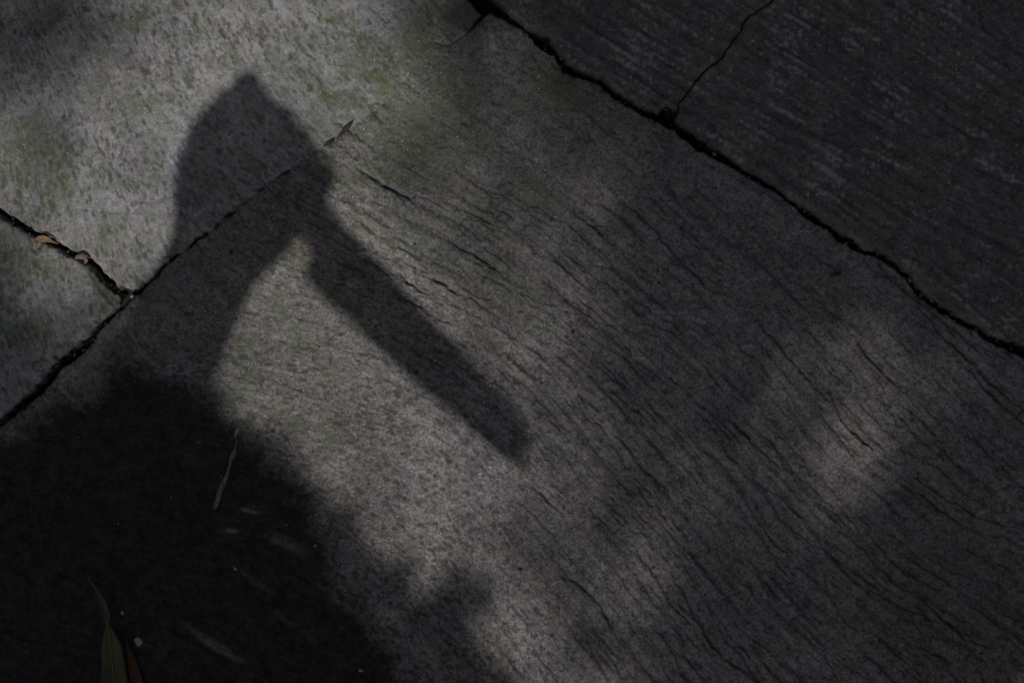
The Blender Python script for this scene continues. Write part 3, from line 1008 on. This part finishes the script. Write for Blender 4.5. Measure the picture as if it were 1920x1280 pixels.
ellip(bm, (-.75, -1.12, .97), (.15, .10, .12))
for h_, k_, a_ in ((hipR, knR, anR), (hipL, knL, anL)):
    capsule(bm, h_, k_, .080, .054)
    capsule(bm, k_, a_, .052, .038)
    capsule(bm, a_ + Vector((0, -.02, -.03)), a_ + Vector((0, .13, -.055)), .040, .028)
# right fist: palm, four curled fingers, thumb   (z offsets run along the sun ray, so the outline stays)
MCP = [W(432, 212, HZ + .020), W(392, 258, HZ + .024), W(368, 312, HZ + .022), W(368, 372, HZ + .016)]
for m_ in MCP: capsule(bm, wrist, m_, .032, .016)
capsule(bm, MCP[0], MCP[3], .017, .016)
capsule(bm, W(430, 290, HZ), W(480, 390, HZ), .034, .032)
capsule(bm, wrist, W(500, 400, HZ), .032, .028)
capsule(bm, W(455, 440, HZ), W(536, 398, HZ), .024, .018)
PIP = [W(484, 190, HZ + .024), W(524, 224, HZ + .028), W(562, 266, HZ + .026), W(606, 330, HZ + .020)]
DIP = [W(500, 226, HZ - .010), W(544, 268, HZ - .012), W(586, 322, HZ - .012), W(590, 364, HZ - .008)]
TIP = [W(470, 262, HZ - .026), W(510, 312, HZ - .028), W(540, 362, HZ - .026), W(556, 398, HZ - .020)]
for m_, p_, d_, t_, rf in zip(MCP, PIP, DIP, TIP, (1.0, 1.05, 1.02, .95)):
    capsule(bm, m_, p_, .0125 * rf, .0112 * rf)
    capsule(bm, p_, d_, .0110 * rf, .0100 * rf)
    capsule(bm, d_, t_, .0100 * rf, .0086 * rf)
capsule(bm, W(392, 430, HZ - .01), W(400, 290, HZ - .030), .022, .016)
capsule(bm, W(400, 290, HZ - .030), W(436, 212, HZ - .024), .0140, .0115)
capsule(bm, W(436, 212, HZ - .024), W(463, 172, HZ - .012), .0115, .0085)
# left hand, relaxed
for k in range(4):
    b0 = wrL + Vector(((k - 1.5) * .020, .085, -.012))
    capsule(bm, wrL, b0, .022, .014)
    b1 = b0 + Vector((0, .038, -.022))
    b2 = b1 + Vector((0, .016, -.026))
    capsule(bm, b0, b1, .0105, .0095)
    capsule(bm, b1, b2, .0095, .0080)
capsule(bm, wrL + Vector((.02, .02, -.01)), wrL + Vector((.052, .06, -.03)), .015, .011)
capsule(bm, wrL + Vector((.052, .06, -.03)), wrL + Vector((.056, .085, -.05)), .011, .009)
body = skin_obj('body', bm, M_SKIN, person, .0045, 4)
# hair
bm = bmesh.new()
ellip(bm, headc + Vector((0, -.022, .028)), (.086, .098, .108))
ellip(bm, headc + Vector((0, -.05, -.03)), (.078, .065, .08))
skin_obj('hair', bm, M_HAIR, person, .007)
for sx in (-1, 1):
    bm = bmesh.new()
    bmesh.ops.create_uvsphere(bm, u_segments=12, v_segments=8, radius=.011)
    me = bpy.data.meshes.new('eye')
    bm.to_mesh(me); bm.free()
    e = link_mesh('eye', me, M_EYE, person)
    e.location = headc + Vector((sx * .031, .082, .008))
# jacket with sleeves down to the wrist
bm = bmesh.new()
ellip(bm, (-.75, -1.10, 1.22), (.205, .135, .24))
ellip(bm, (-.75, -1.11, 1.00), (.19, .135, .17))
capsule(bm, shR + Vector((-.02, 0, .0)), shL + Vector((.02, 0, 0)), .078, .078)
capsule(bm, shR, elbow, .070, .058)
cuff = elbow.lerp(wrist, .86)
capsule(bm, elbow, cuff, .054, .0365)
capsule(bm, shL, elL, .070, .055)
capsule(bm, elL, elL.lerp(wrL, .88), .054, .040)
capsule(bm, neck + Vector((0, -.02, -.04)), neck + Vector((0, -.015, .01)), .080, .072)
skin_obj('jacket', bm, M_JACK, person, .009)
bm = bmesh.new()
ellip(bm, (-.75, -1.12, .94), (.175, .125, .12))
for h_, k_, a_ in ((hipR, knR, anR), (hipL, knL, anL)):
    capsule(bm, h_, k_, .098, .072)
    capsule(bm, k_, a_ + Vector((0, 0, .03)), .070, .060)
skin_obj('trousers', bm, M_TROU, person, .010)
for a_ in (anR, anL):
    bm = bmesh.new()
    capsule(bm, a_ + Vector((0, -.03, -.04)), a_ + Vector((0, .15, -.055)), .048, .036)
    capsule(bm, a_ + Vector((0, -.02, 0)), a_ + Vector((0, 0, -.03)), .050, .050)
    skin_obj('shoe', bm, M_SHOE, person, .007)

# knife
t = NT('blade_steel')
v = t.coords()
M_STEEL = t.base(t.mix(t.ramp(t.noise(60, 3, .6, v), [(.4, (0, 0, 0)), (.6, (1, 1, 1))]), (.50, .51, .52), (.62, .62, .63)), .28, .5)
t.b.inputs['Metallic'].default_value = 1.0
M_HAND = cloth_mat('dark_wood_handle', (.07, .04, .025), .5)
M_RIV = cloth_mat('rivet_brass', (.55, .42, .2), .3)
knife = empty('kitchen_knife', W(610, 450, HZ))
tag(knife, 'long kitchen knife with dark wooden handle held point down in the fist', 'knife')


def kz(px, py): return HZ - .004 - .00012 * (px - 600)
blade = [(644, 421), (668, 446), (730, 511), (790, 574), (850, 636), (910, 698), (945, 735), (968, 764), (985, 800), (992, 846), (984, 884),
         (944, 860), (905, 829), (850, 783), (795, 735), (740, 687), (685, 636), (630, 582), (588, 539), (572, 522), (572, 490), (604, 468)]
nb = len(blade)
spine_n = 11
bm = bmesh.new()
top, bot = [], []
for k, (x, y) in enumerate(blade):
    th = .0013 if k < spine_n - 1 else .0001
    top.append(bm.verts.new(W(x, y, kz(x, y) + th)))
    bot.append(bm.verts.new(W(x, y, kz(x, y) - th)))
bm.faces.new(top)
bm.faces.new(list(reversed(bot)))
for k in range(nb):
    bm.faces.new((top[k], bot[k], bot[(k + 1) % nb], top[(k + 1) % nb]))
bmesh.ops.recalc_face_normals(bm, faces=bm.faces)
bmesh.ops.triangulate(bm, faces=bm.faces)
me = bpy.data.meshes.new('blade')
bm.to_mesh(me); bm.free()
link_mesh('blade', me, M_STEEL, knife)
bm = bmesh.new()
capsule(bm, W(606, 436, HZ - .004), W(628, 462, HZ - .005), .014, .013)
skin_obj('bolster', bm, M_STEEL, knife, .003, 2)
bm = bmesh.new()
capsule(bm, W(463, 166, HZ), W(520, 310, HZ), .0120, .0145)
capsule(bm, W(520, 310, HZ), W(606, 434, HZ - .004), .0145, .0130)
skin_obj('handle', bm, M_HAND, knife, .003, 2)
for f in (.25, .5, .75):
    bm = bmesh.new()
    c_ = W(452, 222, HZ).lerp(W(606, 434, HZ - .004), f)
    bmesh.ops.create_cone(bm, cap_ends=True, segments=12, radius1=.003, radius2=.003, depth=.0295, matrix=Matrix.Translation(c_))
    me = bpy.data.meshes.new('rivet')
    bm.to_mesh(me); bm.free()
    link_mesh('rivet', me, M_RIV, knife)

# ------------------------------------------------------------------ foliage overhead, whose gaps let the sun through
# share of sunlight that reaches the paving (photo pixel x, y, share)
TAB = [(50, 20, .05), (110, 40, .12), (100, 120, .35), (200, 90, .5), (300, 40, .75), (420, 40, .95), (520, 50, 1), (600, 60, .9), (700, 30, .55), (800, 20, .25),
       (890, 15, .03), (960, 60, .08), (0, 120, .3), (50, 200, .6), (40, 300, .68), (150, 250, .75), (250, 200, .78), (300, 350, .92), (60, 420, .9), (200, 450, 1), (350, 250, 1), (450, 120, 1),
       (60, 540, .55), (150, 560, .8), (0, 590, .06), (60, 640, .04), (0, 700, .02), (160, 620, .5), (100, 680, .12), (200, 640, .25), (170, 690, .15),
       (640, 150, .85), (720, 130, .6), (800, 110, .38), (860, 130, .25), (920, 150, .25), (1000, 190, .16), (1080, 250, .08), (1200, 150, 0), (1300, 60, 0),
       (700, 220, .75), (760, 280, .58), (850, 260, .4), (920, 280, .36), (1000, 330, .28), (1080, 400, .2), (1150, 480, .12), (1220, 540, .1), (680, 330, .9),
       (800, 370, .65), (900, 400, .45), (1000, 450, .38), (700, 430, .95), (800, 480, .8), (900, 510, .65), (1000, 540, .55), (1080, 560, .52), (1140, 600, .40), (1200, 660, .14),
       (600, 560, 1), (500, 600, .95), (480, 700, .9), (600, 700, 1), (700, 780, 1), (600, 820, .85), (720, 900, .9), (820, 900, .85), (900, 650, .7), (980, 690, .5), (1050, 720, .2), (1120, 750, .05), (1110, 690, .1), (1180, 710, .04),
       (950, 900, .6), (1030, 860, .55), (1060, 830, .45), (1010, 800, .6), (1045, 900, .5), (1010, 750, .5), (1100, 900, .32), (1000, 1000, .62), (880, 1000, .85), (940, 1100, .72), (1050, 1100, .5), (1120, 1040, .4), (960, 1220, .75), (930, 1160, .66), (1000, 1270, .55), (1080, 1230, .4),
       (1200, 870, .2), (1200, 1000, .3), (1220, 940, .28), (1120, 820, .2), (1180, 1150, .22), (1300, 780, .03), (1300, 950, .24), (1300, 1030, .2), (1300, 1150, .10), (1400, 1050, .07), (1450, 1200, .02),
       (1300, 620, .04), (1400, 620, 0), (1400, 480, 0), (1300, 350, 0), (1500, 560, 0), (1600, 500, 0), (1750, 550, 0), (1450, 700, .12), (1540, 695, .27), (1610, 715, .36), (1670, 750, .32), (1550, 760, .30), (1610, 780, .32), (1450, 930, .2), (1340, 880, .16),
       (1480, 800, .2), (1560, 810, .28), (1640, 830, .24), (1480, 870, .24), (1560, 900, .15), (1700, 680, .1), (1780, 760, .06), (1740, 850, .04), (1640, 960, .03), (1500, 960, .1), (1390, 920, .22),
       (1850, 650, 0), (1880, 800, 0), (1850, 1000, 0), (1700, 1100, 0), (1600, 1200, 0), (1800, 250, 0), (1600, 200, 0), (1500, 50, 0), (1850, 50, 0), (1100, 40, 0),
       (-150, 300, .5), (-150, 0, .1), (-150, 700, 0), (300, -150, .7), (800, -150, .1), (960, 1420, .4), (1300, 1450, 0), (500, 1400, .2)]


def sun_share(px, py):
    num = den = 0.0
    for x, y, v_ in TAB:
        w_ = math.exp(-((px - x) ** 2 + (py - y) ** 2) / (2 * 42.0 ** 2)) + 1e-9
        num += w_ * v_
        den += w_
    return num / den


def in_poly(x, y, P):
    c = False
    for k in range(len(P)):
        (ax, ay), (bx, by) = P[k], P[k - 1]
        if (ay > y) != (by > y) and x < (bx - ax) * (y - ay) / (by - ay) + ax: c = not c
    return c


def leaves(name, centres, size, mat, parent, seed):
    """one mesh of many pointed leaves, each of four faces folded along the midrib"""
    r = np.random.default_rng(seed)
    C_ = np.array(centres, dtype=np.float64)
    n_ = len(C_)
    L = size * r.uniform(.7, 1.3, n_)
    Wd = L * r.uniform(.38, .52, n_)
    az = r.uniform(0, 2 * np.pi, n_)
    tilt = r.normal(.0, .45, n_)
    roll = r.normal(.0, .45, n_)
    d = np.stack([np.cos(az) * np.cos(tilt), np.sin(az) * np.cos(tilt), np.sin(tilt)], 1)
    s_ = np.stack([-np.sin(az) * np.cos(roll), np.cos(az) * np.cos(roll), np.sin(roll)], 1)
    nn = np.cross(d, s_)
    T = [(-.5, 0, 0), (-.15, .5, .10), (.2, .42, .10), (.5, 0, -.06), (.2, -.42, .10), (-.15, -.5, .10), (-.15, 0, 0), (.2, 0, 0)]
    V = np.stack([C_ + d * (a * L)[:, None] + s_ * (b * Wd)[:, None] + nn * (c * Wd)[:, None] for a, b, c in T], 1).reshape(-1, 3)
    F = np.array([(0, 6, 1), (0, 5, 6), (1, 6, 7), (1, 7, 2), (6, 5, 4), (6, 4, 7), (2, 7, 3), (7, 4, 3)])
    F = (F[None] + (np.arange(n_) * 8)[:, None, None]).reshape(-1, 3)
    o = link_mesh(name, np_mesh(name, V, F, False), mat, parent)
    o['kind'] = 'stuff'
    return o


t = NT('tree_leaf')
v = t.coords()
M_LEAF = t.base(t.ramp(t.noise(7, 3, .6, v), [(.35, (.035, .060, .018)), (.65, (.070, .105, .030))]), .5, .4)
t = NT('bark')
v = t.coords()
M_BARK = t.base(t.ramp(t.noise(14, 5, .7, v), [(.35, (.055, .042, .032)), (.65, (.13, .10, .075))]), .9, .2)
t.bump(t.noise(40, 5, .7, v), .8, .02)

tree = empty('broadleaf_tree', (3.4, -3.2, 0))
tag(tree, 'tall broadleaf tree outside the frame whose canopy dapples the paving', 'tree')
rt = random.Random(11)
pts = []
LEAF = .042
HMEAN = 6.5
tries = 0
area = LEAF * LEAF * .45 * .50
x0, x1, y0, y1 = -1500, 3400, -1300, 2600
Agr = (x1 - x0) * (y1 - y0) * S * S
TMAX = 5.0
ncand = int(Agr * TMAX / area)


def halton(i, b):
    f, r_ = 1.0, 0.0
    while i > 0:
        f /= b
        r_ += f * (i % b)
        i //= b
    return r_


gT = {}
for k in range(ncand):
    px, py = x0 + halton(k + 9, 2) * (x1 - x0), y0 + halton(k + 9, 3) * (y1 - y0)
    if -200 < px < 2120 and -200 < py < 1480:
        key = (int(px // 12), int(py // 12))
        if key not in gT: gT[key] = sun_share(px, py)
        T_ = gT[key]
    else:
        T_ = .02
    tau = min(TMAX, -math.log(max(T_, .004)))
    if halton(k + 9, 5) * TMAX < tau:
        pts.append(tuple(W(px, py, rt.uniform(4.6, 6.4))))
big = []
for k in range(26000):        # the rest of the crown
    a_ = rt.uniform(0, 6.283)
    rr_ = math.sqrt(rt.random()) * 6.5
    z_ = rt.uniform(4.2, 9.5)
    x_, y_ = 2.0 + rr_ * math.cos(a_), -3.0 + rr_ * math.sin(a_)
    gpx, gpy = (x_ - KX * z_) / S + 960, 640 - (y_ - KY * z_) / S
    if x0 < gpx < x1 and y0 < gpy < y1: continue
    big.append((x_, y_, z_))
leaves('crown', pts, LEAF, M_LEAF, tree, 5)
leaves('crown', big, .105, M_LEAF, tree, 6)


def limb(name, path, parent, seg=9):
    bm = bmesh.new()
    prev = None
    for k, (p_, r_) in enumerate(path):
        p_ = Vector(p_)
        a_ = Vector(path[max(0, k - 1)][0])
        b_ = Vector(path[min(len(path) - 1, k + 1)][0])
        q = (b_ - a_).to_track_quat('Z', 'Y').to_matrix()
        ring = [bm.verts.new(p_ + q @ Vector((r_ * (1 + .08 * math.sin(3 * t_ + k)) * math.cos(t_ * 6.2832 / seg), r_ * math.sin(t_ * 6.2832 / seg), 0))) for t_ in range(seg)]
        if prev:
            for t_ in range(seg): bm.faces.new((prev[t_], prev[(t_ + 1) % seg], ring[(t_ + 1) % seg], ring[t_]))
        else:
            bm.faces.new(list(reversed(ring)))
        prev = ring
    bm.faces.new(prev)
    me = bpy.data.meshes.new(name)
    bm.to_mesh(me); bm.free()
    me.polygons.foreach_set('use_smooth', [True] * len(me.polygons))
    return link_mesh(name, me, M_BARK, parent)


limb('trunk', [((3.4, -3.2, -.05), .34), ((3.38, -3.22, .5), .25), ((3.3, -3.3, 2), .21), ((3.2, -3.5, 4), .17), ((3.1, -3.6, 6), .11), ((3.0, -3.7, 8.4), .04)], tree)
limb('branch', [((3.25, -3.4, 3.2), .11), ((2.6, -3.6, 4.3), .085), ((1.7, -3.9, 5.2), .055), ((.7, -4.0, 5.9), .03), ((-.1, -4.05, 6.3), .012)], tree)
limb('branch', [((3.15, -3.55, 4.4), .09), ((3.0, -2.6, 5.2), .06), ((2.6, -1.6, 6.0), .04), ((2.0, -.6, 6.6), .015)], tree)
limb('branch', [((3.1, -3.6, 5.0), .08), ((3.7, -4.8, 6.0), .05), ((3.4, -6.2, 6.8), .02)], tree)
limb('branch', [((3.2, -3.5, 3.8), .09), ((4.6, -3.2, 5.2), .06), ((6.0, -2.6, 6.2), .02)], tree)

# low bush behind the person: its ragged edge cuts the sunlit patch at the lower left
BU = [(-500, 770), (-60, 800), (100, 770), (190, 720), (240, 665), (300, 690), (370, 722), (410, 760), (470, 800), (520, 850), (575, 895), (620, 935), (660, 990), (700, 1040),
      (752, 1070), (808, 1116), (856, 1144), (884, 1190), (920, 1240), (955, 1300), (1000, 1400),
      (1000, 1800), (500, 2100), (-500, 1900)]
bush = empty('leafy_bush', (-.9, -2.3, 0))
tag(bush, 'tall leafy bush behind the standing person, outside the frame', 'bush')
rb = random.Random(23)
pts = []
LB = .040
area = LB * LB * .45 * .62
n_ = int((1520 * 1400) * S * S * 4.2 / area)
for k in range(n_):
    px, py = -500 + 1520 * halton(k + 5, 2), 660 + 1400 * halton(k + 5, 3)
    if in_poly(px, py, BU) or (rb.random() < .42 and math.hypot((px - 874) * .8, py - 1100) < 33): pts.append(tuple(W(px, py, rb.uniform(1.9, 2.7))))
for k in range(2500):
    a_ = rb.uniform(0, 6.283)
    rr_ = math.sqrt(rb.random()) * .5
    z_ = rb.uniform(.5, 1.9)
    pts.append((-.95 + rr_ * math.cos(a_), -2.35 + rr_ * math.sin(a_), z_))
leaves('foliage', pts, LB, M_LEAF, bush, 9)
for k in range(7):
    a_ = k * .9
    limb('stem', [((-.9 + .06 * math.cos(a_), -2.3 + .06 * math.sin(a_), -.03), .018), ((-.92 + .15 * math.cos(a_), -2.3 + .15 * math.sin(a_), .8), .013),
                  ((-.85 + .3 * math.cos(a_), -2.25 + .3 * math.sin(a_), 1.6), .009), ((-.75 + .45 * math.cos(a_), -2.1 + .4 * math.sin(a_), 2.3), .004)], bush, 7)

# leafy plant added out of view to block sky light at the lower right
sky_blocker = empty('sky_blocker_shrub', (.86, -.52, 0))
tag(sky_blocker, 'added knee high leafy shrub, out of view, blocking sky light at the lower right', 'shrub')
rf_ = random.Random(31)
pts = []
for k in range(7000):
    a_, b_ = rf_.uniform(0, 6.283), math.asin(rf_.uniform(0, 1))
    q_ = rf_.uniform(.45, 1) ** .5
    p_ = (.82 + .42 * q_ * math.cos(a_) * math.cos(b_), -.50 + .42 * q_ * math.sin(a_) * math.cos(b_), .04 + .75 * q_ * math.sin(b_))
    if p_[0] > .40 * (1 - p_[2] / CAM_H) + .05: pts.append(p_)
leaves('foliage', pts, .055, M_LEAF, sky_blocker, 12)
for k in range(8):
    a_ = k * .79
    limb('stem', [((.88 + .03 * math.cos(a_), -.5 + .03 * math.sin(a_), -.02), .008), ((.88 + .12 * math.cos(a_), -.5 + .12 * math.sin(a_), .3), .006),
                  ((.88 + .24 * math.cos(a_), -.5 + .24 * math.sin(a_), .6), .003)], sky_blocker, 6)

# loose grit and crumbs of soil, mostly along the joints
def crumbs(name, spots_, rad, mat, seed):
    r = np.random.default_rng(seed)
    t_ = (1 + 5 ** .5) / 2
    ico = np.array([(-1, t_, 0), (1, t_, 0), (-1, -t_, 0), (1, -t_, 0), (0, -1, t_), (0, 1, t_), (0, -1, -t_), (0, 1, -t_), (t_, 0, -1), (t_, 0, 1), (-t_, 0, -1), (-t_, 0, 1)]) / 1.9
    fc = np.array([(0, 11, 5), (0, 5, 1), (0, 1, 7), (0, 7, 10), (0, 10, 11), (1, 5, 9), (5, 11, 4), (11, 10, 2), (10, 7, 6), (7, 1, 8),
                   (3, 9, 4), (3, 4, 2), (3, 2, 6), (3, 6, 8), (3, 8, 9), (4, 9, 5), (2, 4, 11), (6, 2, 10), (8, 6, 7), (9, 8, 1)])
    V, F = [], []
    for k, (x, y, z) in enumerate(spots_):
        a = rad * S * r.gamma(3, .33)
        st = ico * (1 + r.normal(0, .18, ico.shape)) * a * np.array([r.uniform(.8, 1.7), r.uniform(.6, 1.1), .6])
        an = r.uniform(0, 6.28)
        c, q = math.cos(an), math.sin(an)
        st = st @ np.array([[c, q, 0], [-q, c, 0], [0, 0, 1]])
        V.append(st + np.array([gx(x), gy(y), z + a * .25]))
        F.append(fc + 12 * k)
    o = link_mesh(name, np_mesh(name, np.concatenate(V), np.concatenate(F), False), mat)
    tag(o, kind='stuff')
    return o


rg = random.Random(77)
line = []
for P_, n_ in ((JU, 60), (JU2[:-1], 190), (J2[:-2], 36), (DJ, 90), (E4[1:], 50), (EL[:-1], 70), (DL[:-1], 120)):
    for k in range(n_):
        q = rg.randrange(len(P_) - 1)
        f = rg.random()
        x = P_[q][0] * (1 - f) + P_[q + 1][0] * f + rg.gauss(0, 7)
        y = P_[q][1] * (1 - f) + P_[q + 1][1] * f + rg.gauss(0, 7)
        if -60 < x < 1990 and -60 < y < 1340: line.append((x, y))
crumbs('soil_crumbs', [(x, y, -.009 + .004 * rg.random()) for x, y in line * 3], 2.8, M_SOIL, 1)
crumbs('grit', [(x + rg.gauss(0, 9), y + rg.gauss(0, 9), surf(x, y) + .0004) for x, y in line if rg.random() < .35], 1.5, M_LB, 2)
rnd = [(rg.uniform(-40, 1960), rg.uniform(-40, 1320)) for k in range(420)]
crumbs('grit', [(x, y, surf(x, y) + .0002) for x, y in rnd[:230]], 1.15, M_DARK, 3)
crumbs('grit', [(x, y, surf(x, y) + .0002) for x, y in rnd[230:]], .9, M_CHIP, 4)
